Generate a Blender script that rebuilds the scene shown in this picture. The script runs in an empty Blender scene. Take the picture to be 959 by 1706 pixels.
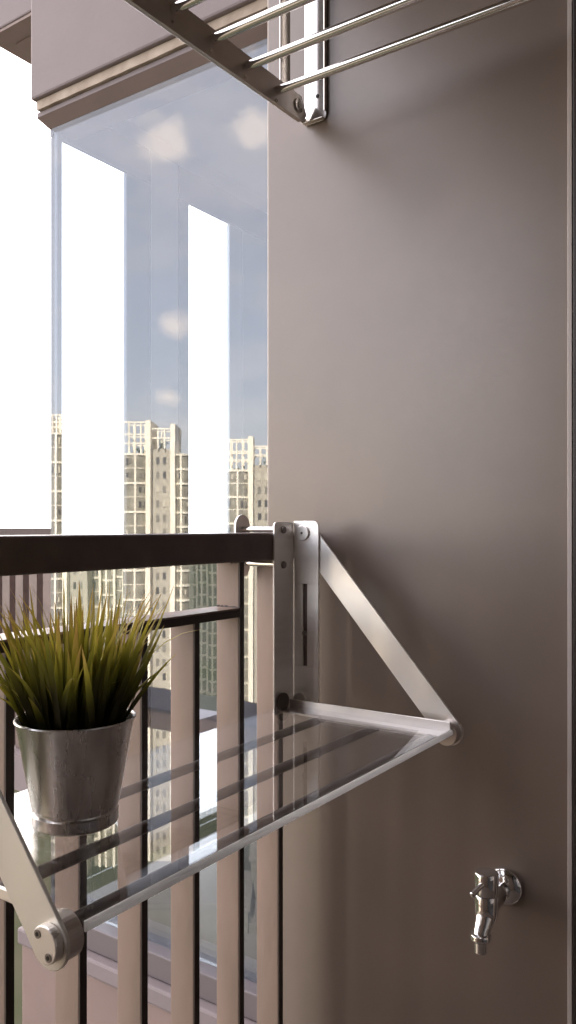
import bpy, bmesh, math, random
from mathutils import Vector, Matrix
random.seed(7)
R = math.radians
sc = bpy.context.scene
col = sc.collection

# ------------------------------------------------------------------ camera
F = 1345.0                       # focal length in photo pixels (959 x 1706)
YAW = R(34.4)
cam = bpy.data.cameras.new('camera')
cam_ob = bpy.data.objects.new('camera', cam)
col.objects.link(cam_ob)
cam.sensor_fit = 'AUTO'; cam.sensor_width = 36.0
cam.lens = 36.0 * F / 1706.0
cam.shift_y = 24.0 / 1706.0
cam.clip_start = 0.02; cam.clip_end = 6000
cam_ob.location = (0, 0, 0)
cam_ob.rotation_euler = (R(90), 0, YAW)
sc.camera = cam_ob

# ------------------------------------------------------------------ sky, sun, exposure
SUN = Vector((0.42, 0.80, 0.62)).normalized()
world = bpy.data.worlds.new('World'); sc.world = world; world.use_nodes = True
wn, wl = world.node_tree.nodes, world.node_tree.links
wn.clear()
w_out = wn.new('ShaderNodeOutputWorld'); w_bg = wn.new('ShaderNodeBackground')
sky = wn.new('ShaderNodeTexSky'); sky.sky_type = 'NISHITA'; sky.sun_disc = False
sky.sun_elevation = math.asin(SUN.z); sky.sun_rotation = math.atan2(SUN.x, SUN.y)
sky.air_density = 1.0; sky.dust_density = 2.5; sky.ozone_density = 1.0
w_bg.inputs['Strength'].default_value = 0.13
wl.new(w_bg.outputs[0], w_out.inputs[0])
tc = wn.new('ShaderNodeTexCoord')
def wmath(op, a, b=None, clamp=False):
    n = wn.new('ShaderNodeMath'); n.operation = op; n.use_clamp = clamp
    for i, v in enumerate((a, b)):
        if v is None: continue
        if isinstance(v, (int, float)): n.inputs[i].default_value = v
        else: wl.new(v, n.inputs[i])
    return n.outputs[0]
def cloud_mask():
    # cumulus: noise on the sky direction, kept where a few broad patches sit
    nz = wn.new('ShaderNodeTexNoise'); nz.inputs['Scale'].default_value = 20; nz.inputs['Detail'].default_value = 7
    nz.inputs['Roughness'].default_value = 0.62
    wl.new(tc.outputs['Generated'], nz.inputs['Vector'])
    total = None
    #           direction                      angular size, flattening
    for d, s in (((-0.6907, -0.7389, 0.4825), 0.040), ((-0.598, -0.803, 0.490), 0.042), ((-0.6846, -0.743, 0.247), 0.024),
                 ((-0.688, -0.741, 0.161), 0.022), ((-0.15, -0.7, 0.8), 0.16), ((-0.9, -0.2, 0.6), 0.2), ((-0.62, -0.79, 0.62), 0.03)):
        v = Vector(d).normalized()
        sub = wn.new('ShaderNodeVectorMath'); sub.operation = 'SUBTRACT'
        wl.new(tc.outputs['Generated'], sub.inputs[0]); sub.inputs[1].default_value = v
        mul = wn.new('ShaderNodeVectorMath'); mul.operation = 'MULTIPLY'
        wl.new(sub.outputs[0], mul.inputs[0]); mul.inputs[1].default_value = (1, 1, 1.5)
        ln = wn.new('ShaderNodeVectorMath'); ln.operation = 'LENGTH'; wl.new(mul.outputs[0], ln.inputs[0])
        blob = wmath('SUBTRACT', 1.0, wmath('DIVIDE', ln.outputs['Value'], s))
        total = blob if total is None else wmath('MAXIMUM', total, blob)
    total = wmath('MAXIMUM', total, -0.9)
    m = wmath('ADD', wmath('MULTIPLY', total, 0.9), wmath('MULTIPLY', wmath('SUBTRACT', nz.outputs['Fac'], 0.5), 2.8))
    thin = wn.new('ShaderNodeTexNoise'); thin.inputs['Scale'].default_value = 4.5; thin.inputs['Detail'].default_value = 6; thin.inputs['Roughness'].default_value = 0.6
    sv = wn.new('ShaderNodeVectorMath'); sv.operation = 'MULTIPLY'; wl.new(tc.outputs['Generated'], sv.inputs[0]); sv.inputs[1].default_value = (1, 1, 2.6)
    wl.new(sv.outputs[0], thin.inputs['Vector'])
    wisp = wmath('MULTIPLY', wmath('SUBTRACT', thin.outputs['Fac'], 0.47), 1.6, clamp=True)      # thin high cloud between the puffs
    return wmath('MAXIMUM', wmath('MULTIPLY', m, 1.3, clamp=True), wisp)
mixc = wn.new('ShaderNodeMix'); mixc.data_type = 'RGBA'
cm = cloud_mask()
wl.new(wmath('MULTIPLY', cm, 0.5), mixc.inputs[0])
# summer haze: a pale veil over the whole sky, much brighter and thicker low down on the side of the sun
sep = wn.new('ShaderNodeSeparateXYZ'); wl.new(tc.outputs['Generated'], sep.inputs[0])
up = wmath('MAXIMUM', sep.outputs['Z'], 0.0)
veil = wn.new('ShaderNodeMix'); veil.data_type = 'RGBA'; veil.inputs[0].default_value = 0.62
wl.new(sky.outputs[0], veil.inputs[6]); veil.inputs[7].default_value = (5.0, 4.6, 4.65, 1)
dt = wn.new('ShaderNodeVectorMath'); dt.operation = 'DOT_PRODUCT'; wl.new(tc.outputs['Generated'], dt.inputs[0]); dt.inputs[1].default_value = (-0.78, 0.62, 0.0)
sidef = wmath('MULTIPLY', wmath('SUBTRACT', dt.outputs['Value'], 0.16), 2.2, clamp=True)
glow = wn.new('ShaderNodeMix'); glow.data_type = 'RGBA'; wl.new(up, glow.inputs[0])
glow.inputs[6].default_value = (11.0, 9.9, 9.2, 1); glow.inputs[7].default_value = (5.0, 5.0, 5.4, 1)
mixh = wn.new('ShaderNodeMix'); mixh.data_type = 'RGBA'; wl.new(sidef, mixh.inputs[0])
wl.new(veil.outputs[2], mixh.inputs[6]); wl.new(glow.outputs[2], mixh.inputs[7])
wl.new(mixh.outputs[2], mixc.inputs[6]); mixc.inputs[7].default_value = (10.5, 8.6, 7.2, 1)
wl.new(mixc.outputs[2], w_bg.inputs['Color'])

sun = bpy.data.lights.new('sun', 'SUN'); sun.energy = 5.0; sun.angle = R(0.5); sun.color = (1.0, 0.92, 0.80)
sun_ob = bpy.data.objects.new('sun', sun); col.objects.link(sun_ob)
sun_ob.rotation_euler = SUN.to_track_quat('Z', 'Y').to_euler()

sc.view_settings.view_transform = 'Standard'; sc.view_settings.look = 'None'
sc.view_settings.gamma = 1.0; sc.view_settings.use_curve_mapping = False
sc.view_settings.exposure = 2.65
sc.render.engine = 'CYCLES'
sc.cycles.max_bounces = 14; sc.cycles.diffuse_bounces = 5; sc.cycles.glossy_bounces = 8
sc.cycles.transparent_max_bounces = 24

# ------------------------------------------------------------------ materials
def mat(name, color, rough=0.6, metal=0.0, var=0.0, vscale=8.0, bump=0.0, bscale=60.0, stretch=(1, 1, 1), color2=None,
        rvar=0.0, spec=0.5, coat=0.0):
    m = bpy.data.materials.new(name); m.use_nodes = True
    n, l = m.node_tree.nodes, m.node_tree.links
    b = n['Principled BSDF']
    b.inputs['Base Color'].default_value = (*color, 1)
    b.inputs['Roughness'].default_value = rough; b.inputs['Metallic'].default_value = metal
    b.inputs['Specular IOR Level'].default_value = spec
    b.inputs['Coat Weight'].default_value = coat
    t = n.new('ShaderNodeTexCoord'); mp = n.new('ShaderNodeMapping'); mp.inputs['Scale'].default_value = stretch
    l.new(t.outputs['Object'], mp.inputs['Vector'])
    if var or color2:
        z = n.new('ShaderNodeTexNoise'); z.inputs['Scale'].default_value = vscale; z.inputs['Detail'].default_value = 6
        l.new(mp.outputs[0], z.inputs['Vector'])
        rp = n.new('ShaderNodeValToRGB')
        c2 = color2 or tuple(c * (1 - var) for c in color); c1 = color if color2 else tuple(c * (1 + var) for c in color)
        rp.color_ramp.elements[0].color = (*c2, 1); rp.color_ramp.elements[0].position = 0.32
        rp.color_ramp.elements[1].color = (*c1, 1); rp.color_ramp.elements[1].position = 0.68
        l.new(z.outputs['Fac'], rp.inputs[0]); l.new(rp.outputs[0], b.inputs['Base Color'])
    if rvar:
        z2 = n.new('ShaderNodeTexNoise'); z2.inputs['Scale'].default_value = bscale * 0.7; z2.inputs['Detail'].default_value = 4
        l.new(mp.outputs[0], z2.inputs['Vector'])
        mr = n.new('ShaderNodeMapRange'); mr.inputs[3].default_value = max(0.02, rough - rvar); mr.inputs[4].default_value = rough + rvar
        l.new(z2.outputs['Fac'], mr.inputs[0]); l.new(mr.outputs[0], b.inputs['Roughness'])
    if bump:
        z3 = n.new('ShaderNodeTexNoise'); z3.inputs['Scale'].default_value = bscale; z3.inputs['Detail'].default_value = 5
        l.new(mp.outputs[0], z3.inputs['Vector'])
        bp = n.new('ShaderNodeBump'); bp.inputs['Strength'].default_value = bump; bp.inputs['Distance'].default_value = 0.002
        l.new(z3.outputs['Fac'], bp.inputs['Height']); l.new(bp.outputs[0], b.inputs['Normal'])
    return m

def glass(name, tint, base_refl, fres, dust=0.0, wave=0.0):
    m = bpy.data.materials.new(name); m.use_nodes = True
    n, l = m.node_tree.nodes, m.node_tree.links
    n.clear()
    o = n.new('ShaderNodeOutputMaterial'); mx = n.new('ShaderNodeMixShader')
    tr = n.new('ShaderNodeBsdfTransparent'); tr.inputs[0].default_value = (*tint, 1)
    gl = n.new('ShaderNodeBsdfGlossy'); gl.inputs['Roughness'].default_value = 0.0; gl.inputs['Color'].default_value = (1, 1, 1, 1)
    # reflectance from the angle to the surface (Schlick), the same from either side of the sheet
    lw = n.new('ShaderNodeLayerWeight'); lw.inputs['Blend'].default_value = 0.5
    pw = n.new('ShaderNodeMath'); pw.operation = 'POWER'; pw.inputs[1].default_value = 5.0
    l.new(lw.outputs['Facing'], pw.inputs[0])
    ml = n.new('ShaderNodeMath'); ml.operation = 'MULTIPLY_ADD'; ml.inputs[1].default_value = fres; ml.inputs[2].default_value = base_refl
    l.new(pw.outputs[0], ml.inputs[0])
    l.new(ml.outputs[0], mx.inputs[0]); l.new(tr.outputs[0], mx.inputs[1]); l.new(gl.outputs[0], mx.inputs[2])
    last = mx.outputs[0]
    t = n.new('ShaderNodeTexCoord')
    if wave:                                   # rolled panes are never quite flat
        z = n.new('ShaderNodeTexNoise'); z.inputs['Scale'].default_value = 2.2; z.inputs['Detail'].default_value = 1
        l.new(t.outputs['Object'], z.inputs['Vector'])
        bp = n.new('ShaderNodeBump'); bp.inputs['Strength'].default_value = 1.0; bp.inputs['Distance'].default_value = wave * 0.12
        l.new(z.outputs['Fac'], bp.inputs['Height']); l.new(bp.outputs[0], gl.inputs['Normal'])
    if dust:                                   # thin uneven film of dust and wipe marks
        mp = n.new('ShaderNodeMapping'); mp.inputs['Scale'].default_value = (1.0, 1.0, 0.35); mp.inputs['Rotation'].default_value = (0.3, 0.2, 0.5)
        l.new(t.outputs['Object'], mp.inputs['Vector'])
        z2 = n.new('ShaderNodeTexNoise'); z2.inputs['Scale'].default_value = 7; z2.inputs['Detail'].default_value = 9; z2.inputs['Roughness'].default_value = 0.7
        l.new(mp.outputs[0], z2.inputs['Vector'])
        mr = n.new('ShaderNodeMapRange'); mr.inputs[1].default_value = 0.40; mr.inputs[2].default_value = 0.75; mr.inputs[3].default_value = 0.2 * dust; mr.inputs[4].default_value = 2.5 * dust
        l.new(z2.outputs['Fac'], mr.inputs[0])
        df = n.new('ShaderNodeBsdfDiffuse'); df.inputs[0].default_value = (0.7, 0.68, 0.66, 1)
        m2 = n.new('ShaderNodeMixShader'); l.new(mr.outputs[0], m2.inputs[0]); l.new(last, m2.inputs[1]); l.new(df.outputs[0], m2.inputs[2])
        last = m2.outputs[0]
    l.new(last, o.inputs[0])
    return m

M = {}
M['wall'] = mat('taupe_wall_paint', (0.140, 0.106, 0.088), 0.345, var=0.08, vscale=6, bump=0.045, bscale=170, rvar=0.06, spec=0.95)
M['wall'].node_tree.nodes['Principled BSDF'].inputs['Specular Tint'].default_value = (1.0, 0.95, 0.90, 1)
M['facade'] = mat('lavender_facade_paint', (0.20, 0.165, 0.168), 0.7, var=0.05, vscale=4, bump=0.25, bscale=60)
M['lintel'] = mat('brown_lintel_paint', (0.20, 0.15, 0.135), 0.6, var=0.06, vscale=7, bump=0.15)
M['mortar'] = mat('broken_cream_mortar', (0.46, 0.39, 0.32), 0.95, color2=(0.30, 0.24, 0.19), vscale=18, bump=0.9, bscale=30)
M['neighbour'] = mat('brown_neighbour_paint', (0.07, 0.05, 0.045), 0.7)
M['sill_tan'] = mat('tan_sill_paint', (0.22, 0.16, 0.14), 0.75, var=0.08, vscale=6, bump=0.25, bscale=60)
M['soffit'] = mat('brown_soffit', (0.27, 0.21, 0.19), 0.8, var=0.06)
M['rail_dark'] = mat('dark_brown_handrail_paint', (0.13, 0.096, 0.088), 0.40, var=0.15, vscale=20, bump=0.15, bscale=140, rvar=0.08)
M['fin'] = mat('brown_baluster_paint', (0.255, 0.182, 0.145), 0.5, var=0.13, vscale=9, bump=0.45, bscale=60, rvar=0.14, stretch=(1, 1, 0.4))
M['fin_edge'] = mat('baluster_edge_shade_weld', (0.045, 0.031, 0.026), 0.5)  # near-black: shade of the unlit inner faces put into colour; also colours welds
M['alu'] = mat('satin_aluminium', (0.90, 0.87, 0.84), 0.42, 1.0, var=0.03, vscale=5, bump=0.05, bscale=40, stretch=(1, 1, 14), rvar=0.06)
M['alu_x'] = mat('satin_aluminium_plain', (0.86, 0.83, 0.80), 0.38, 1.0, var=0.03, vscale=12, rvar=0.05, bscale=30)
M['cream_alu'] = mat('cream_powdercoat', (0.80, 0.77, 0.70), 0.42, 0.55, var=0.03, vscale=15)
M['steel'] = mat('polished_steel', (0.78, 0.75, 0.72), 0.13, 1.0, rvar=0.04, bscale=20)
M['steel_dark'] = mat('dark_satin_steel', (0.15, 0.13, 0.12), 0.34, 1.0, rvar=0.06, bscale=50)
M['chrome'] = mat('chrome', (0.82, 0.81, 0.80), 0.05, 1.0)
M['brushed'] = mat('brushed_grey_steel', (0.72, 0.67, 0.63), 0.36, 1.0, var=0.05, vscale=30, rvar=0.06)
M['screw'] = mat('dull_screw_metal', (0.30, 0.27, 0.25), 0.35, 1.0)
M['socket'] = mat('black_screw_socket', (0.012, 0.011, 0.01), 0.6)
M['zinc'] = mat('galvanised_zinc', (0.88, 0.86, 0.83), 0.27, 1.0, color2=(0.52, 0.50, 0.48), vscale=38, bump=0.12, bscale=70, rvar=0.12, stretch=(1, 1, 0.22))
M['acrylic'] = glass('clear_acrylic', (0.975, 0.975, 0.98), 0.035, 0.96, dust=0.006)
M['pane'] = glass('reflective_window_glass', (0.80, 0.85, 0.90), 0.074, 0.9, dust=0.012, wave=0.0025)
M['pane_clear'] = glass('clear_window_glass', (0.93, 0.95, 0.96), 0.03, 0.9)
M['edge'] = mat('frosted_acrylic_edge', (0.90, 0.89, 0.87), 0.30, spec=0.8)
en, el = M['edge'].node_tree.nodes, M['edge'].node_tree.links     # a polished acrylic edge passes light on
et = en.new('ShaderNodeBsdfTranslucent'); et.inputs[0].default_value = (0.92, 0.92, 0.91, 1)
em = en.new('ShaderNodeMixShader'); em.inputs[0].default_value = 0.6
el.new(en['Principled BSDF'].outputs[0], em.inputs[1]); el.new(et.outputs[0], em.inputs[2]); el.new(em.outputs[0], en['Material Output'].inputs[0])
M['room_floor'] = mat('dark_wood_floor', (0.05, 0.042, 0.032), 0.5, var=0.2)
M['soil'] = mat('dark_soil', (0.03, 0.022, 0.016), 0.95, bump=1.0, bscale=60)
M['win_frame'] = mat('grey_window_frame', (0.07, 0.07, 0.08), 0.45)
M['sill_dark'] = mat('dark_sill_frame', (0.12, 0.10, 0.105), 0.5)
M['room'] = mat('grey_room_wall', (0.55, 0.54, 0.55), 0.9)
M['room_col'] = mat('pale_room_column', (0.75, 0.75, 0.74), 0.9)
M['floor'] = mat('grey_brown_floor_tile', (0.09, 0.07, 0.06), 0.5, var=0.08)
M['plaster'] = mat('pale_soffit_paint', (0.30, 0.26, 0.24), 0.9)
M['door_dark'] = mat('dark_door_frame', (0.028, 0.02, 0.018), 0.4)
M['door_light'] = mat('light_grey_trim', (0.42, 0.37, 0.35), 0.4)
M['door_glass'] = mat('dark_door_glass', (0.03, 0.03, 0.033), 0.06, spec=0.6)
M['cream'] = mat('cream_tower_paint', (0.84, 0.77, 0.64), 0.8, var=0.04, vscale=0.2)
M['tower_grey'] = mat('grey_tower_paint', (0.40, 0.36, 0.29), 0.8, var=0.05, vscale=0.2)
M['tower_glass'] = mat('tower_window_glass', (0.22, 0.20, 0.16), 0.35, color2=(0.36, 0.33, 0.26), vscale=0.5)
M['tower_dark'] = mat('tower_small_window', (0.20, 0.18, 0.15), 0.3)
M['tower_night'] = mat('tower_open_window', (0.06, 0.055, 0.05), 0.4)
M['tower_blind'] = mat('tower_blind', (0.50, 0.45, 0.36), 0.7)
M['roof_plant'] = mat('roof_garden_leaves', (0.07, 0.10, 0.035), 0.8)
M['ground'] = mat('city_ground', (0.010, 0.014, 0.007), 0.95, color2=(0.024, 0.022, 0.017), vscale=0.03, spec=0.0)
M['house'] = mat('low_house_paint', (0.11, 0.10, 0.085), 0.9, var=0.2, vscale=0.05, spec=0.1)
M['house_roof'] = mat('low_house_roof', (0.10, 0.09, 0.08), 0.9, var=0.15, vscale=0.1, spec=0.1)
M['ledge_top'] = mat('mauve_ledge_paint', (0.11, 0.09, 0.10), 0.7)
M['ledge_face'] = mat('tan_ledge_paint', (0.46, 0.34, 0.27), 0.8)

def leaf_material():
    m = bpy.data.materials.new('grass_blade'); m.use_nodes = True
    n, l = m.node_tree.nodes, m.node_tree.links
    b = n['Principled BSDF']; b.inputs['Roughness'].default_value = 0.45
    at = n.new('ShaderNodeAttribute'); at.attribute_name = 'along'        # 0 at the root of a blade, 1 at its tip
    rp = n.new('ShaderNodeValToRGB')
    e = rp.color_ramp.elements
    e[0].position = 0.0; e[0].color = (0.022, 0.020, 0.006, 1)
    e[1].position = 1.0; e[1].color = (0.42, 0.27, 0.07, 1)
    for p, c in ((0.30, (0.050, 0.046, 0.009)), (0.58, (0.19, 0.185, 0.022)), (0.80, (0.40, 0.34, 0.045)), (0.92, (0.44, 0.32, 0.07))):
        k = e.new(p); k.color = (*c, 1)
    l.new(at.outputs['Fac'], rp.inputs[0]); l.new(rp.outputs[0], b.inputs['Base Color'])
    out = n['Material Output']
    tl = n.new('ShaderNodeBsdfTranslucent'); l.new(rp.outputs[0], tl.inputs[0])
    mx = n.new('ShaderNodeMixShader'); mx.inputs[0].default_value = 0.4
    l.new(b.outputs[0], mx.inputs[1]); l.new(tl.outputs[0], mx.inputs[2]); l.new(mx.outputs[0], out.inputs[0])
    return m
M['leaf'] = leaf_material()

# ------------------------------------------------------------------ helpers
class MB:
    def __init__(s): s.bm = bmesh.new()
    def box(s, x0, x1, y0, y1, z0, z1, f=None):
        c = [Vector((x, y, z)) for x in (x0, x1) for y in (y0, y1) for z in (z0, z1)]
        if f: c = [Vector(f(*p)) for p in c]
        v = [s.bm.verts.new(p) for p in c]
        for q in ((0, 1, 3, 2), (4, 6, 7, 5), (0, 4, 5, 1), (2, 3, 7, 6), (0, 2, 6, 4), (1, 5, 7, 3)):
            s.bm.faces.new([v[i] for i in q])
        return s
    def tube(s, p0, p1, r0, r1=None, seg=24, caps=True):
        r1 = r0 if r1 is None else r1
        p0, p1 = Vector(p0), Vector(p1); d = (p1 - p0).normalized()
        a = d.orthogonal().normalized(); b = d.cross(a)
        r = []
        for p, rr in ((p0, r0), (p1, r1)):
            r.append([s.bm.verts.new(p + (a * math.cos(t) + b * math.sin(t)) * rr) for t in [2 * math.pi * i / seg for i in range(seg)]])
        for i in range(seg):
            s.bm.faces.new((r[0][i], r[0][(i + 1) % seg], r[1][(i + 1) % seg], r[1][i]))
        if caps: s.bm.faces.new(r[0][::-1]); s.bm.faces.new(r[1])
        return s
    def sweep(s, pts, radii, seg=20):
        pts = [Vector(p) for p in pts]; rings = []
        a = None
        for i, p in enumerate(pts):
            d = (pts[min(i + 1, len(pts) - 1)] - pts[max(i - 1, 0)]).normalized()
            a = d.orthogonal().normalized() if a is None else (a - d * a.dot(d)).normalized()
            b = d.cross(a)
            rings.append([s.bm.verts.new(p + (a * math.cos(t) + b * math.sin(t)) * radii[i]) for t in [2 * math.pi * k / seg for k in range(seg)]])
        for q, w in zip(rings, rings[1:]):
            for i in range(seg): s.bm.faces.new((q[i], q[(i + 1) % seg], w[(i + 1) % seg], w[i]))
        s.bm.faces.new(rings[0][::-1]); s.bm.faces.new(rings[-1])
        return s
    def lathe(s, prof, c, axis='Z', seg=48):
        c = Vector(c); rings = []
        for r, h in prof:
            ring = []
            for i in range(seg):
                t = 2 * math.pi * i / seg; u, v = r * math.cos(t), r * math.sin(t)
                ring.append(s.bm.verts.new(c + (Vector((u, v, h)) if axis == 'Z' else Vector((u, -h, v)) if axis == '-Y' else Vector((h, u, v)))))
            rings.append(ring)
        for q, w in zip(rings, rings[1:]):
            for i in range(seg): s.bm.faces.new((q[i], q[(i + 1) % seg], w[(i + 1) % seg], w[i]))
        s.bm.faces.new(rings[0][::-1]); s.bm.faces.new(rings[-1])
        return s
    def prism(s, poly, axis, h0, h1, holes=None):
        # polygon in the plane across `axis`, extruded from h0 to h1. axis 'Y': poly is (x, z); 'X': (y, z); 'Z': (x, y)
        def P(a, b, h): return {'Y': (a, h, b), 'X': (h, a, b), 'Z': (a, b, h)}[axis]
        r0 = [s.bm.verts.new(P(a, b, h0)) for a, b in poly]; r1 = [s.bm.verts.new(P(a, b, h1)) for a, b in poly]
        n = len(poly)
        s.bm.faces.new(r0[::-1]); s.bm.faces.new(r1)
        for i in range(n): s.bm.faces.new((r0[i], r0[(i + 1) % n], r1[(i + 1) % n], r1[i]))
        return s
    def build(s, name, m, parent=None, bevel=0.0, smooth=False, seg=2):
        bm = s.bm
        bmesh.ops.recalc_face_normals(bm, faces=bm.faces)
        me = bpy.data.meshes.new(name); bm.to_mesh(me); bm.free()
        o = bpy.data.objects.new(name, me); col.objects.link(o); me.materials.append(m)
        if parent: o.parent = parent; o.matrix_parent_inverse = parent.matrix_world.inverted()
        if bevel:
            b = o.modifiers.new('bevel', 'BEVEL'); b.width = bevel; b.segments = seg; b.limit_method = 'ANGLE'; b.angle_limit = R(40)
        if smooth:
            me.polygons.foreach_set('use_smooth', [True] * len(me.polygons))
            try: me.set_sharp_from_angle(angle=R(40))
            except Exception: pass
        return o

def tag(o, label=None, cat=None, group=None, kind=None):
    for k, v in (('label', label), ('category', cat), ('group', group), ('kind', kind)):
        if v: o[k] = v
    return o
def thing(name, label, cat, loc=(0, 0, 0), group=None):
    o = bpy.data.objects.new(name, None); col.objects.link(o); o.location = loc
    o.empty_display_size = 0.05
    bpy.context.view_layer.update()
    return tag(o, label, cat, group)
def copy_part(o, parent, offset):
    c = o.copy(); col.objects.link(c); c.parent = parent
    c.location = o.location + Vector(offset)
    return c
def round_rect(x0, x1, z0, z1, r, corners='abcd', n=6):
    # a: low-low, b: high-low, c: high-high, d: low-high
    out = []
    for k, (cx, cz, t0) in zip('abcd', ((x0 + r, z0 + r, 180), (x1 - r, z0 + r, 270), (x1 - r, z1 - r, 0), (x0 + r, z1 - r, 90))):
        if k in corners:
            out += [(cx + r * math.cos(R(t0 + 90 * i / n)), cz + r * math.sin(R(t0 + 90 * i / n))) for i in range(n + 1)]
        else:
            out.append({'a': (x0, z0), 'b': (x1, z0), 'c': (x1, z1), 'd': (x0, z1)}[k])
    return out
def stadium(p, q, w, n=14):
    p, q = Vector(p), Vector(q); d = (q - p).normalized(); a0 = math.atan2(d.y, d.x)
    out = [(q.x + w * math.cos(a0 - math.pi / 2 + math.pi * i / n), q.y + w * math.sin(a0 - math.pi / 2 + math.pi * i / n)) for i in range(n + 1)]
    out += [(p.x + w * math.cos(a0 + math.pi / 2 + math.pi * i / n), p.y + w * math.sin(a0 + math.pi / 2 + math.pi * i / n)) for i in range(n + 1)]
    return out

# ------------------------------------------------------------------ setting
WALL_Y = 1.33; FLOOR = -1.24; GLASS_Y = 1.42; BAY_X = -1.74; GROUND = -76.0
g = MB(); g.box(-3000, 3000, -3000, 3000, GROUND - 1, GROUND)
tag(g.build('ground', M['ground']), kind='structure')
tag(MB().box(-0.92, 1.2, -1.6, WALL_Y, FLOOR - 0.18, FLOOR).build('balcony_floor', M['floor']), kind='structure')

tag(MB().box(-0.963, 0.62, WALL_Y, WALL_Y + 0.085, -1.5, 2.6).build('balcony_wall', M['wall'], bevel=0.004),
    'plain taupe painted end wall of the balcony holding the tap and the drying rack', 'wall')
df = thing('door_frame', 'dark door frame with a thin light edge strip at the right end of the taupe wall', 'door frame', (-0.35, 1.3, FLOOR))
MB().box(-0.361, -0.3535, 1.318, 1.328, FLOOR + 0.002, 1.5).build('edge_strip', M['door_light'], df, 0.001)
MB().box(-0.353, -0.26, 1.319, 1.329, FLOOR + 0.002, 1.5).build('jamb', M['door_dark'], df, 0.002)

# own building round the balcony: ceiling, inner wall with the glazed door, the mass above and behind
ab = thing('apartment_building', 'tall taupe apartment building that the balcony belongs to', 'building', (2, 4, FLOOR))
MB().box(-0.93, 1.2, -1.6, WALL_Y - 0.003, 1.20, 1.80).build('balcony_ceiling', M['plaster'], ab)
MB().box(0.62, 0.80, -1.6, WALL_Y + 0.085, FLOOR, 1.195).build('room_wall', M['wall'], ab)
MB().box(0.60, 0.617, -0.48, 1.15, FLOOR + 0.01, 1.1).build('sliding_door', M['door_glass'], ab)
MB().box(-0.963, 0.617, -0.62, -0.50, FLOOR + 0.002, 1.195).build('end_wall', M['wall'], ab)
MB().box(-1.70, 14, 1.55, 16, 2.3, 40).build('upper_floors', M['facade'], ab)
MB().box(0.82, 14, -12, 1.54, 1.85, 40).build('upper_wing', M['facade'], ab)
MB().box(0.64, 14, WALL_Y + 0.10, 16, -20, 2.29).build('rear_rooms', M['facade'], ab)
MB().box(1.25, 14, -12, WALL_Y + 0.08, -20, 1.84).build('rear_wing', M['facade'], ab)

# beam over the bay window, slab above it
bw = MB()
bw.box(-1.763, -0.90, 1.372, 1.54, 1.123, 2.32)
tag(bw.build('concrete_beam', M['facade'], bevel=0.006), 'lavender grey concrete beam above the reflecting bay window', 'beam')
sl = thing('overhead_slab', 'grey overhanging slab with brown underside at the upper left behind the beam', 'slab', (-2.2, 2.6, 1.75))
MB().box(-2.53, -1.80, 1.773, 5.5, 1.755, 2.30).build('slab_edge', M['facade'], sl, 0.006)
MB().box(-2.525, -1.80, 1.778, 5.49, 1.745, 1.7545).build('underside', M['soffit'], sl)
MB().box(-2.46, -1.805, 1.85, 5.4, 1.740, 1.7445).build('underside_panel', M['soffit'], sl, 0.002)

# bay window
bay = thing('bay_window', 'reflecting corner bay window mirroring blue sky and cream towers beyond the railing', 'window', (-1.35, GLASS_Y, -1.05))
mo = MB()
n = 22
pts_top, pts_bot = [], []
for i in range(n + 1):
    x = -1.752 + (0.852) * i / n
    pts_bot.append((x, 1.0980 + random.uniform(0, 0.002))); pts_top.append((x, 1.1225))
mo.prism(pts_bot + [(x, z) for x, z in reversed(pts_top)], 'Y', 1.384, 1.50)
ms = mo.build('mortar_strip', M['mortar'], bay); ms['label'] = 'crumbling cream mortar strip above the lintel'
MB().box(-1.762, -0.90, 1.393, 1.50, 1.0845, 1.0975).build('lintel_strip', M['facade'], bay, 0.001)
lb = MB(); rings = []
for x, y, z in ((-1.762, 1.393, 1.0840), (-1.743, 1.4195, 1.0600)):
    rings.append([lb.bm.verts.new(p) for p in ((x, y, z), (-0.90, y, z), (-0.90, 1.50, z), (x, 1.50, z))])
lb.bm.faces.new(rings[0]); lb.bm.faces.new(rings[1][::-1])
for q in range(4): lb.bm.faces.new((rings[0][q], rings[0][(q + 1) % 4], rings[1][(q + 1) % 4], rings[1][q]))
lb.build('lintel', M['lintel'], bay)
MB().box(-1.74, -0.955, GLASS_Y, GLASS_Y + 0.010, -1.0, 1.0595).build('glass_pane', M['pane'], bay)
MB().box(-1.74, -1.728, GLASS_Y + 0.0125, GLASS_Y + 0.026, -1.0, 1.0595).build('corner_mullion', M['win_frame'], bay)
MB().box(-1.775, -0.955, 1.385, 1.50, -1.06, -1.002).build('sill_frame', M['sill_dark'], bay, 0.003)
MB().box(-1.80, -0.955, 1.358, 1.52, -1.105, -1.062).build('sill_ledge', M['facade'], bay, 0.006)
MB().box(-1.79, -0.955, 1.366, 1.52, -2.6, -1.107).build('sill_panel', M['sill_tan'], bay, 0.004)
# room behind the bay: side wall with two openings to the sky
X0, X1 = -1.754, -1.74
def side(y0, y1, z0, z1, m, name, xo=0.0):
    return MB().box(X0 + xo, X1 - 0.002 + xo, y0, y1, z0, z1).build(name, m, bay)
side(1.43, 1.80, 1.048, 1.150, M['win_frame'], 'window_head')
side(1.927, 2.95, 1.048, 1.15, M['win_frame'], 'window_head')
side(1.43, 2.95, 1.151, 1.204, M['room'], 'ceiling_edge', -0.003)
side(1.699, 1.80, -1.0, 1.046, M['win_frame'], 'window_post')
side(1.802, 1.925, -1.0, 1.150, M['room_col'], 'pier')
side(1.927, 1.976, -1.0, 1.046, M['win_frame'], 'window_post')
side(2.186, 2.26, -1.0, 1.046, M['room_col'], 'window_post')
side(2.262, 2.95, -1.0, 1.046, M['room'], 'pier')
side(1.4320, 1.4600, -1.0, 1.046, M['win_frame'], 'window_post')
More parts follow.
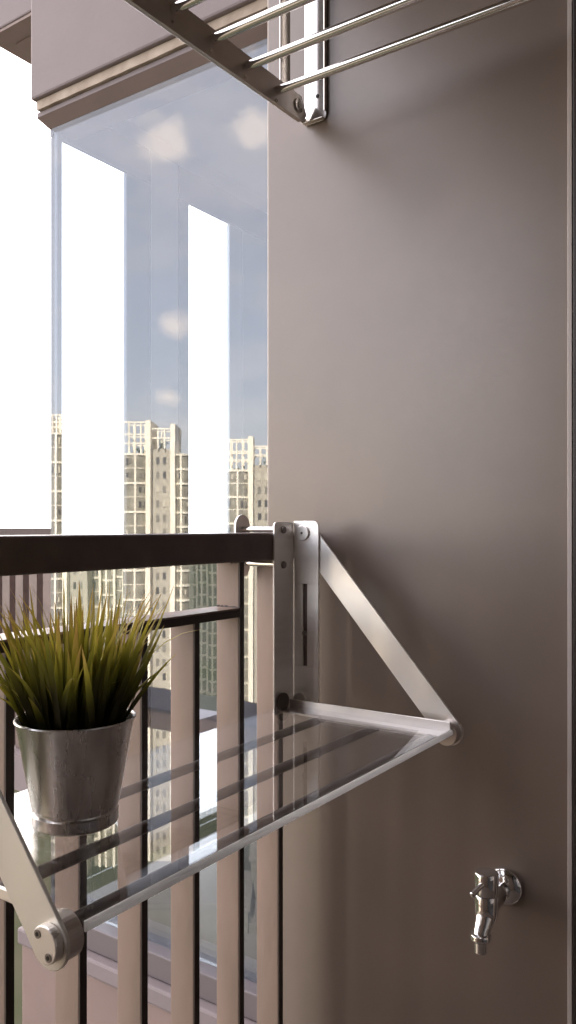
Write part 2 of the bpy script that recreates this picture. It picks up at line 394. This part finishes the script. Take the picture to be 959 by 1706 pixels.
for y0, y1 in ((1.4615, 1.6975), (1.977, 2.1845)):
    MB().box(-1.751, -1.745, y0, y1, -0.99, 1.045).build('side_pane', M['pane_clear'], bay)
MB().box(-1.775, 0.6, 2.955, 3.05, -1.1, 1.25).build('room_back_wall', M['room'], bay)
MB().box(-1.775, 0.6, 1.47, 2.95, 1.205, 1.25).build('room_ceiling', M['room'], bay)
MB().box(-1.775, 0.6, 1.53, 2.95, -1.1, -1.05).build('room_floor', M['room_floor'], bay)

# ------------------------------------------------------------------ balcony railing
rl = thing('balcony_railing', 'brown balcony railing with dark handrail and flat upright fins running to the taupe wall', 'railing', (-0.87, 0.5, FLOOR))
MB().box(-0.912, -0.8365, -0.497, WALL_Y - 0.002, -0.0605, -0.0115).build('handrail', M['rail_dark'], rl, 0.003)
PITCH = 0.1182; Y_LAST = 1.2327
fins = [Y_LAST - PITCH * i for i in range(0, 15)]
MIDT, MIDB = -0.1405, -0.156
posts = [f for i, f in enumerate(fins) if i == 0 or i % 6 == 1]
def fin_part(y, top, name):
    # brown blade; shade on its unlit inner edge is painted as a dark strip
    f = MB().box(-0.907, -0.8580, y - 0.0125, y, FLOOR, top).build(name, M['fin'], rl, 0.0012)
    MB().box(-0.8578, -0.8555, y - 0.0125, y, FLOOR, top).build('edge_strip', M['fin_edge'], f)
for i, y in enumerate(fins):
    if y in posts: fin_part(y, -0.0607, 'post')
    else: fin_part(y, MIDB - 0.0003, 'baluster')
pp = sorted(posts)[:-1]
for a, b in zip([-0.497] + pp, pp):
    a2 = a if a == -0.497 else a + 0.0003
    MB().box(-0.909, -0.8545, a2, b - 0.0128, MIDB, MIDT).build('mid_rail', M['fin'], rl, 0.001)
    MB().box(-0.8543, -0.8525, a2, b - 0.0128, MIDB, MIDT - 0.003).build('mid_rail_shade', M['fin_edge'], rl)  # dark strip paints in the shade on the rail's inner face

rw = random.Random(3)
for y in posts[1:3]:
    for z, yy in ((MIDT, y - 0.0130), (MIDB, y - 0.0130), (-0.0615, y - 0.0130), (-0.0615, y + 0.0006)):
        pts = [(-0.905 + 0.0036 * i, yy + rw.uniform(-0.0006, 0.0006), z + rw.uniform(-0.0008, 0.0008)) for i in range(15)]
        MB().sweep(pts, [rw.uniform(0.0010, 0.0030) for _ in pts], 8).build('weld', M['fin_edge'], rl, smooth=True)

# ------------------------------------------------------------------ folding shelf clamped on the railing
sh = thing('railing_shelf', 'folding clear acrylic shelf with aluminium struts clamped on the balcony handrail', 'shelf', (-0.68, 0.83, -0.335))
FX, FZ = -0.528, -0.336          # front pivot line
def end_set(yb, side):
    """yb: the flange plane that carries the pivots; side=+1 far end (parts lie toward the wall), -1 near end"""
    s = side
    def Y(d): return yb + s * d
    def bx(m, x0, x1, d0, d1, z0, z1):
        y0, y1 = sorted((Y(d0), Y(d1))); return m.box(x0, x1, y0, y1, z0, z1)
    def ycyl(m, x, z, r, d0, d1, seg=32): return m.tube((x, Y(d0), z), (x, Y(d1), z), r, seg=seg)
    # L-shaped upright: one leg along the rail, one leg into the balcony
    u = MB()
    ys = sorted((Y(-0.061), Y(0)))
    u.prism(round_rect(ys[0], ys[1], -0.338, 0.008, 0.008, 'ad' if s > 0 else 'bc'), 'X', -0.8362, -0.8325)
    ys = sorted((Y(0.0), Y(0.0036)))
    # leg with the slot: two strips and two blocks around it
    xa, xb, sx0, sx1, sz0, sz1 = -0.8323, -0.7785, -0.8125, -0.8035, -0.255, -0.105
    u.prism(round_rect(xa, xb, sz1, 0.010, 0.012, 'c'), 'Y', ys[0], ys[1])
    u.prism([(xa, sz1), (xa, sz0), (sx0, sz0), (sx0, sz1)], 'Y', ys[0], ys[1])
    u.prism([(sx1, sz1), (sx1, sz0), (xb, sz0), (xb, sz1)], 'Y', ys[0], ys[1])
    u.prism(round_rect(xa, xb, -0.338, sz0, 0.008, 'b'), 'Y', ys[0], ys[1])
    br = u.build('mounting_bracket', M['alu'], sh, 0.0008)
    sb = MB(); ys = sorted((Y(0.0040), Y(0.0052))); sb.box(-0.8165, -0.7995, ys[0], ys[1], -0.262, -0.098); sb.build('slot_dark_backing', M['rail_dark'], br)  # dark plate added behind the slot to make its opening read dark
    # clamp: rods over and under the handrail to an outer plate
    for z in (-0.0052, -0.0685):
        MB().tube((-0.8364, Y(-0.034), z), (-0.924, Y(-0.034), z), 0.0052).build('clamp_rod', M['steel'], br, smooth=True)
        MB().tube((-0.8324, Y(-0.034), z - 0.001), (-0.8290, Y(-0.034), z - 0.001), 0.0072, 0.0060).build('bolt', M['screw'], br, 0.0006)
    ys = sorted((Y(-0.056), Y(-0.012)))
    MB().prism(round_rect(ys[0], ys[1], -0.095, 0.022, 0.0215, 'abcd'), 'X', -0.9285, -0.9242).build('clamp_plate', M['alu_x'], br, 0.0008)
    # top pivot cap, bottom pivot caps
    c = MB(); ycyl(c, -0.812, -0.012, 0.0140, -0.0005, -0.0045); c.build('pivot_cap', M['alu_x'], br, 0.0008)
    c = MB(); ycyl(c, -0.812, -0.012, 0.0020, -0.0046, -0.0052); c.build('rivet', M['socket'], br)
    c = MB(); ycyl(c, -0.8155, -0.318, 0.0150, -0.0005, -0.0075); c.build('pivot_cap', M['alu_x'], br, 0.001)
    c = MB(); c.tube((-0.8322, Y(-0.040), -0.316), (-0.826, Y(-0.040), -0.316), 0.0165); c.build('pivot_knob', M['steel_dark'], br, 0.001)
    c = MB(); ycyl(c, -0.808, -0.195, 0.0045, 0.001, -0.003); c.build('slot_pin', M['screw'], br)
    # strut: flat bar with round ends on the outer side of the flange
    st = MB(); ys = sorted((Y(0.0045), Y(0.0085)))
    st.prism(stadium((-0.812, -0.012), (FX, FZ), 0.0225), 'Y', ys[0], ys[1])
    so = st.build('strut', M['cream_alu'] if s < 0 else M['alu_x'], sh, 0.0009)
    # hub between strut and shelf frame
    h = MB(); ycyl(h, FX, FZ, 0.0195, 0.0042, -0.0125); h.build('hub', M['brushed'], so, 0.0012)
    h = MB(); ycyl(h, FX + 0.004, FZ + 0.002, 0.0155, 0.0087, 0.0165); cap = h.build('hub_cap', M['alu_x'], so, 0.0012)
    for dx, dz in ((-0.0070, 0.0075), (0.0060, -0.0080)):
        p = MB(); ycyl(p, FX + 0.004 + dx, FZ + 0.002 + dz, 0.0036, 0.0166, 0.0172); sr = p.build('screw', M['screw'], cap)
        p = MB(); ycyl(p, FX + 0.004 + dx, FZ + 0.002 + dz, 0.0019, 0.0173, 0.0176, 6); p.build('socket', M['socket'], sr)
    # side arm under the sheet: angle profile with upright lip
    a = MB()
    if s > 0:
        bx(a, -0.828, -0.5166, -0.020, -0.0165, -0.3335, -0.3140)
        bx(a, -0.828, -0.5166, -0.0485, -0.0203, -0.3335, -0.3300)
    else:
        bx(a, -0.828, -0.530, -0.0175, -0.0135, -0.3335, -0.3235)
    a.build('side_arm', M['alu_x'], sh, 0.0008)
YF, YN = 1.2345, 0.437
end_set(YF, +1); end_set(YN, -1)
ya, yb_ = YN + 0.022, YF - 0.022
MB().box(-0.829, -0.5165, ya, yb_, -0.3295, -0.3245).build('shelf_panel', M['acrylic'], sh)
MB().prism([(-0.5163, -0.3350), (-0.5140, -0.3350), (-0.5128, -0.3338), (-0.5128, -0.3290), (-0.5145, -0.3262), (-0.5163, -0.3258)], 'Y', ya - 0.004, YF - 0.0165).build('front_edge', M['edge'], sh, 0.0005)
for x in (-0.757, -0.650):
    MB().tube((x, ya - 0.004, -0.3405), (x, yb_ + 0.004, -0.3405), 0.0068).build('support_rod', M['steel_dark'], sh, smooth=True)
MB().tube((-0.5395, YN + 0.010, -0.3385), (-0.5395, YF - 0.0215, -0.3385), 0.0085).build('support_rod', M['steel_dark'], sh, smooth=True)

# ------------------------------------------------------------------ potted grass
PX, PY, PZ = -0.6935, 0.600, -0.3240
pt = thing('potted_grass', 'spiky artificial grass in a small galvanised metal pot on the clear shelf', 'potted plant', (PX, PY, PZ))
pot = MB().lathe([(0.0440, 0.0), (0.0458, 0.0012), (0.0466, 0.0035), (0.0462, 0.0120), (0.0466, 0.0138), (0.0456, 0.0152), (0.0450, 0.0164), (0.0452, 0.0176), (0.0462, 0.0195),
                  (0.0468, 0.0210), (0.0632, 0.1115), (0.0646, 0.1128), (0.0652, 0.1143), (0.0646, 0.1158), (0.0632, 0.1160), (0.0622, 0.1145), (0.0615, 0.1110),
                  (0.0590, 0.095), (0.0001, 0.0945)], (PX, PY, PZ), seg=72).build('pot', M['zinc'], pt, smooth=True)
so_ = MB().lathe([(0.0585, 0.096), (0.040, 0.101), (0.001, 0.104)], (PX, PY, PZ), seg=40).build('soil', M['soil'], pt, smooth=True)
def grass():
    me = bpy.data.meshes.new('grass_blades'); V = []; Fc = []; A = []
    rnd = random.Random(11)
    for k in range(225):
        rr = 0.050 * math.sqrt(rnd.random()); th = rnd.random() * 2 * math.pi
        root = Vector((PX + rr * math.cos(th), PY + rr * math.sin(th), PZ + 0.098))
        out = Vector((math.cos(th), math.sin(th), 0))
        tilt = 0.03 + 0.36 * (rr / 0.05) ** 1.4 * rnd.uniform(0.5, 1.15) + rnd.uniform(-.04, .1)
        if rnd.random() < 0.07: tilt += rnd.uniform(0.12, 0.42)
        az = th + rnd.uniform(-0.6, 0.6)
        hd = Vector((math.cos(az), math.sin(az), 0))
        L = rnd.uniform(0.10, 0.172) * (1.0 if rnd.random() < 0.85 else 0.6)
        wdt = rnd.uniform(0.0020, 0.0055)
        curl = rnd.uniform(-0.2, 0.55) + (0.5 if rnd.random() < 0.08 else 0); age = rnd.gauss(0, 0.10)
        sd = Vector((-hd.y, hd.x, 0)); tw = rnd.uniform(-0.9, 0.9)
        sd = Matrix.Rotation(tw, 3, 'Z') @ sd
        N = 7; p = root.copy(); base = len(V)
        for i in range(N + 1):
            t = i / N; a = tilt + curl * t * t
            d = hd * math.sin(a) + Vector((0, 0, 1)) * math.cos(a)
            if i: p = p + d * (L / N)
            w = wdt * (0.75 + 0.5 * t if t < 0.4 else 0.95 * (1 - ((t - 0.4) / 0.6) ** 1.5)) + 0.00015
            nrm = d.cross(sd).normalized()
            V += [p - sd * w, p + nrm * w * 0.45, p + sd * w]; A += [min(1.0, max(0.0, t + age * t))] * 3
        for i in range(N):
            b = base + i * 3
            Fc += [(b, b + 1, b + 4, b + 3), (b + 1, b + 2, b + 5, b + 4)]
    me.from_pydata([tuple(v) for v in V], [], Fc)
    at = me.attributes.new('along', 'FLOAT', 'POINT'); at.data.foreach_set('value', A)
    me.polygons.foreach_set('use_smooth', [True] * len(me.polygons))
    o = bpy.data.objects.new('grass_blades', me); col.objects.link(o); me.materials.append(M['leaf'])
    o.parent = pt; o.matrix_parent_inverse = pt.matrix_world.inverted()
grass()

# ------------------------------------------------------------------ clothes drying rack on the wall
rk = thing('drying_rack', 'wall mounted stainless steel clothes drying rack with long round bars', 'drying rack', (-0.86, WALL_Y, 0.80))
def rack_end(x, s):
    ws = WALL_Y - 0.002
    b = MB()
    # back plate on the wall with a rounded lower corner, two side flanges
    xs = sorted((x, x + s * 0.050))
    b.prism(round_rect(xs[0], xs[1], 0.785, 1.45, 0.010, 'b' if s > 0 else 'a'), 'Y', ws - 0.003, ws)
    xs = sorted((x, x - s * 0.003))
    b.prism(round_rect(1.243, 1.276, 0.790, 1.45, 0.008, 'a'), 'X', xs[0], xs[1])             # front flange
    b.prism([(1.262, 0.795), (ws - 0.0032, 0.785), (ws - 0.0032, 0.800), (1.262, 0.812)], 'X', x + s * 0.0003 if s > 0 else x - 0.0025, x + s * 0.0025 if s > 0 else x - 0.0003)
    xs = sorted((x + s * 0.0003, x + s * 0.0475))
    b.box(xs[0], xs[1], ws - 0.013, ws - 0.0032, 0.7852, 0.7872)                                # bottom lip
    xs = sorted((x + s * 0.0475, x + s * 0.050))
    b.box(xs[0], xs[1], ws - 0.009, ws - 0.0032, 0.80, 1.45)
    br = b.build('wall_bracket', M['steel'], rk, 0.0012)
    for z in (0.835, 0.945, 1.25):
        px = x + s * (0.030 if z < 0.9 else 0.018)
        MB().lathe([(0.0038, 0), (0.0038, 0.0012), (0.0022, 0.002)], (px, ws - 0.0031, z), '-Y', 16).build('screw', M['socket'], br, smooth=True)
    # arm: flat bar reaching into the balcony, with a turned-in lower lip
    a = MB(); xa = sorted((x + s * 0.006, x + s * 0.010))
    a.prism([(1.305, 0.782), (1.318, 0.800), (1.300, 0.830), (0.62, 0.818), (0.62, 0.764)], 'X', xa[0], xa[1])
    xa = sorted((x + s * 0.0058, x + s * 0.0015))
    a.prism([(1.300, 0.7815), (1.300, 0.7850), (0.62, 0.7675), (0.62, 0.7640)], 'X', xa[0], xa[1])
    ar = a.build('arm', M['brushed'], rk, 0.0008)
    MB().tube((x + s * 0.0102, 1.287, 0.806), (x + s * 0.0135, 1.287, 0.806), 0.013).build('pivot_cap', M['steel'], ar, 0.001)
    MB().tube((x + s * 0.0136, 1.287, 0.806), (x + s * 0.0150, 1.287, 0.806), 0.006).build('rivet', M['screw'], ar)
    return ar
XA, XB = -0.868, 0.05
rack_end(XA, 1); rack_end(XB, -1)
for y in (1.219, 1.125, 1.031, 0.937, 0.843, 0.749, 0.655):
    br = MB().tube((XA + 0.0105, y, 0.805), (XB - 0.0105, y, 0.805), 0.0078, seg=28).build('bar', M['steel'], rk, smooth=True)
    for x, s in ((XA, 1), ):
        MB().tube((x + 0.0102, y - 0.004, 0.7845), (x + 0.0118, y - 0.004, 0.7845), 0.0032, seg=12).build('rivet', M['steel'], br)

# ------------------------------------------------------------------ tap
TX, TZ = -0.467, -0.600; TY = 1.243
tp = thing('wall_tap', 'small chrome tap with a pin lever low on the taupe wall', 'tap', (TX, WALL_Y, TZ))
MB().lathe([(0.031, 0.001), (0.0312, 0.004), (0.029, 0.008), (0.022, 0.012), (0.0175, 0.0145), (0.013, 0.015)], (TX, WALL_Y, TZ - 0.006), '-Y').build('wall_flange', M['chrome'], tp, smooth=True)
tb = MB().sweep([(TX, 1.318, TZ - 0.008), (TX, 1.295, TZ - 0.009), (TX, 1.27, TZ - 0.011), (TX, 1.246, TZ - 0.012)], [0.0138, 0.0140, 0.0145, 0.0150])
tb.lathe([(0.0150, -0.030), (0.0182, -0.024), (0.0190, -0.014), (0.0190, 0.0120), (0.0183, 0.0130)], (TX, TY, TZ), seg=40)
tb.sweep([(TX, TY - 0.001, TZ - 0.014), (TX, TY - 0.006, TZ - 0.022), (TX, TY - 0.013, TZ - 0.031), (TX - 0.001, TY - 0.019, TZ - 0.040), (TX - 0.001, TY - 0.0215, TZ - 0.047)],
         [0.0165, 0.0155, 0.0140, 0.0128, 0.0130], 28)
body = tb.build('body', M['chrome'], tp, smooth=True)
SY = TY - 0.022
MB().lathe([(0.0095, -0.0705), (0.0100, -0.0700), (0.0102, -0.0545), (0.0125, -0.0525), (0.0164, -0.0490), (0.0168, -0.0445), (0.0155, -0.0415), (0.010, -0.040)],
           (TX - 0.001, SY, TZ), seg=36).build('nozzle', M['chrome'], tp, smooth=True)
hd = MB().lathe([(0.0184, 0.0138), (0.0190, 0.0148), (0.0190, 0.0470), (0.0182, 0.0482), (0.001, 0.0484)], (TX, TY, TZ), seg=36).build('handle', M['chrome'], tp, smooth=True)
MB().sweep([(TX, TY - 0.016, TZ + 0.034), (TX - 0.004, TY - 0.026, TZ + 0.0295), (TX - 0.008, TY - 0.040, TZ + 0.024), (TX - 0.0085, TY - 0.0415, TZ + 0.0235)],
           [0.0042, 0.0042, 0.0048, 0.0034], 16).build('lever', M['chrome'], hd, smooth=True)

# ------------------------------------------------------------------ neighbouring balcony far left
nr = thing('neighbour_railing', 'distant brown railing of the next balcony at the far left', 'railing', (-4.4, 2.9, FLOOR))
MB().box(-6.2, -3.50, 2.86, 2.93, -0.058, -0.010).build('handrail', M['neighbour'], nr, 0.002)
for i in range(14):
    x = -3.515 - 0.118 * i
    MB().box(x - 0.065, x, 2.87, 2.92, FLOOR, -0.0583).build('baluster', M['rail_dark'], nr)
tag(MB().box(-6.3, -3.4, 2.8, 4.2, FLOOR - 0.2, FLOOR - 0.002).build('neighbour_slab', M['facade']), 'floor slab of the next balcony under its brown railing', 'slab')

# ------------------------------------------------------------------ across the recess: ledge of the same building (seen mirrored in the bay window)
lg = thing('concrete_ledge', 'mauve topped concrete ledge reaching out beside the balcony, mirrored in the glass', 'ledge', (-3.2, -1.3, -1.2))
MB().box(-5.2, -0.98, -1.52, -1.06, -1.34, -1.216).build('ledge_body', M['ledge_face'], lg, 0.004)
MB().box(-5.23, -0.98, -1.54, -1.04, -1.214, -1.195).build('ledge_cap', M['ledge_top'], lg, 0.003)

# ------------------------------------------------------------------ the towers across the street: seen in the bay window's reflection
cs, sn = math.cos(YAW), math.sin(YAW)
def far(a, d, z):
    """a metres to the right, d metres ahead in the mirror image of the city -> its real place on the near side of the glass"""
    x = -sn * d + cs * a; y = cs * d + sn * a
    return (x, 2 * GLASS_Y - y, z)
def tower(label, cat, d, u0, units, top_v, name='residential_tower', floor_px=24.0, group=None):
    k = d / F
    def A(u): return (u - 480) * k
    def Z(v): return (877 - v) * k
    base = GROUND
    tw = thing(name, label, cat, far(A(u0), d, base), group)
    body, cream, grey, win, dark = [], MB(), MB(), MB(), []
    ut = u0
    for kind, w, tv in units:
        ua, ub = ut, ut + w; ut = ub
        zt = Z(tv); mid = (ua + ub) / 2
        if kind == 'col':
            cream.box(A(ua), A(ub), d - 2.2, d + 8, base, zt, far)
        elif kind == 'grey':
            grey.box(A(ua), A(ub), d - 0.3, d + 8, base, zt, far)
            v = tv + 14
            while Z(v) > base + 4:
                for q in (0.30, 0.64):
                    c = ua + w * q
                    dark.append((A(c - w * .075), A(c + w * .075), d - 0.42, d - 0.31, Z(v + 11), Z(v)))
                v += floor_px
        elif kind in ('bay', 'bays'):
            # bowed glass bay: five facets, cream ring beams and mullions
            n = 6; step = floor_px * (2 if kind == 'bay' else 1); zc = Z(tv)
            def bow(t): return d - 0.2 - 1.9 * math.sin(math.pi * (0.12 + 0.76 * t))
            for i in range(n):
                t0, t1 = i / n, (i + 1) / n
                a0, a1 = A(ua + w * t0), A(ua + w * t1)
                def seg(mb, dz0, dz1, off):
                    pts = [(a0, bow(t0) - off), (a1, bow(t1) - off), (a1, d + 6), (a0, d + 6)]
                    lo = [mb.bm.verts.new(far(a, dd, dz0)) for a, dd in pts]; hi = [mb.bm.verts.new(far(a, dd, dz1)) for a, dd in pts]
                    mb.bm.faces.new(lo); mb.bm.faces.new(hi[::-1])
                    for q in range(4): mb.bm.faces.new((lo[q], lo[(q + 1) % 4], hi[(q + 1) % 4], hi[q]))
                seg(win, base, zc - 0.05, 0.0)
                v = tv
                while Z(v) > base + 3:
                    seg(cream, Z(v + 3.4), Z(v), 0.28)
                    if kind == 'bay': seg(cream, Z(v + floor_px + 1.3), Z(v + floor_px), 0.12)
                    v += step
            for t in ((0.56,) if kind == 'bay' else (0.45,)):
                c = ua + w * t; cream.box(A(c - 1.5), A(c + 1.5), bow(t) - 0.32, d, base, zc, far)
            rnd = random.Random(int(ua * 10))
            v = tv + 8
            while Z(v) > base + 4:          # darker opened lights and blinds in the glazing
                for t in (0.2, 0.33, 0.75, 0.88):
                    if rnd.random() < 0.45:
                        c = ua + w * t; dark.append((A(c - w * .05), A(c + w * .05), bow(t) - 0.16, bow(t) + 0.2, Z(v + rnd.uniform(7, 12)), Z(v)))
                v += floor_px
        elif kind == 'crown': pass
    # open roof frames over the bays
    ut = u0
    for kind, w, tv in units:
        ua, ub = ut, ut + w; ut = ub
        if kind not in ('bay', 'grey'): continue
        h = tv - top_v
        if h < 8: continue
        hh = h - (3 if kind == 'bay' else 14)
        for lvl in ((1.0, 0.62, 0.34) if kind == 'bay' else (1.0, 0.55)):
            v = tv - hh * lvl; cream.box(A(ua), A(ub), d - 1.2, d - 0.8, Z(v + 2.2), Z(v), far)
            cream.box(A(ua), A(ub), d + 4, d + 4.4, Z(v + 1.8), Z(v), far)
        nn = 5 if kind == 'bay' else 4
        for i in range(nn):
            c = ua + w * i / (nn - 1); cream.box(A(c - 1.1), A(c + 1.1), d - 1.25, d - 0.75, Z(tv), Z(tv - hh), far)
            if i % 2: cream.box(A(c - 1.0), A(c + 1.0), d + 3.9, d + 4.4, Z(tv), Z(tv - hh), far)
        rnd = random.Random(int(ua))
        pl = MB()
        for q in range(60 if kind == 'grey' else 24):
            c = Vector(far(A(ua + w * (0.5 + rnd.gauss(0, .16))), d + 1.5 + rnd.gauss(0, .5), Z(tv) + abs(rnd.gauss(0, 1.2 if kind == 'grey' else .6)) + .2))
            r = rnd.uniform(.2, .5); e = [Vector((rnd.gauss(0, 1), rnd.gauss(0, 1), rnd.gauss(0, 1))).normalized() * r for _ in range(3)]
            pl.bm.faces.new([pl.bm.verts.new(c + x) for x in e])
        pl.build('foliage', M['roof_plant'], tw)
    cream.build('wall_frame', M['cream'], tw)
    for mb, nm, mt in ((grey, 'wall_panel', 'tower_grey'), (win, 'glazing', 'tower_glass')):
        if len(mb.bm.verts): mb.build(nm, M[mt], tw)
        else: mb.bm.free()
    dark.sort(key=lambda q: -q[5])
    rb = random.Random(int(d))
    for q in dark[:99]: MB().box(*q, far).build('window', M[rb.choice(('tower_dark', 'tower_dark', 'tower_night', 'tower_blind'))], tw)
    if dark[99:]:
        rest = MB()
        for q in dark[99:]: rest.box(*q, far)
        tag(rest.build('window', M['tower_dark'], tw), kind='stuff')
    return tw
SEQ = [('bay', 38, 756), ('col', 8, 702), ('grey', 33, 748), ('col', 8, 708), ('bays', 23, 757)]
tower('tallest cream tower with bowed glass bays and open roof frames, mirrored in the bay window', 'tower', 170, 207, SEQ, 700)
tower('slim cream tower mirrored at the far left edge of the glass', 'tower', 176, 56, [('grey', 18, 716), ('col', 9, 692), ('bay', 26, 722), ('col', 7, 700), ('grey', 30, 740)], 688)
SEQ2 = [(k, w, v + 27) for k, w, v in SEQ]
tower('cream tower with open roof frames mirrored beside the taupe wall', 'tower', 205, 376, SEQ2, 730, floor_px=22)
tower('lower cream grid block mirrored between the two tall towers', 'tower', 215, 313, [('bays', 15, 872), ('col', 3, 864), ('bays', 14, 868), ('col', 3, 862), ('bays', 16, 872), ('col', 3, 864), ('bays', 14, 870)], 860, floor_px=20)
tower('lower cream grid block mirrored at the left edge of the glass', 'tower', 182, 62,
      [('bays', 22, 866), ('col', 4, 858), ('bay', 26, 872), ('col', 4, 860), ('bays', 18, 868), ('col', 4, 852), ('bay', 28, 864), ('col', 4, 850), ('bays', 20, 868), ('col', 4, 856), ('bay', 24, 862), ('col', 3, 850)], 846)
# low houses at the foot of the towers
rnd = random.Random(5)
hid = 0
for i in range(26):
    a = rnd.uniform(-75, 5); d = rnd.uniform(70, 150)
    w, dp, h = rnd.uniform(8, 16), rnd.uniform(8, 16), rnd.uniform(6, 18)
    hs = thing('low_house', 'low town house in the streets below the towers', 'house', far(a, d, GROUND), 'low houses below the towers')
    MB().box(a, a + w, d, d + dp, GROUND, GROUND + h, far).build('wall', M['house'], hs)
    MB().box(a - .4, a + w + .4, d - .4, d + dp + .4, GROUND + h + .01, GROUND + h + 0.8, far).build('roof', M['house_roof'], hs)
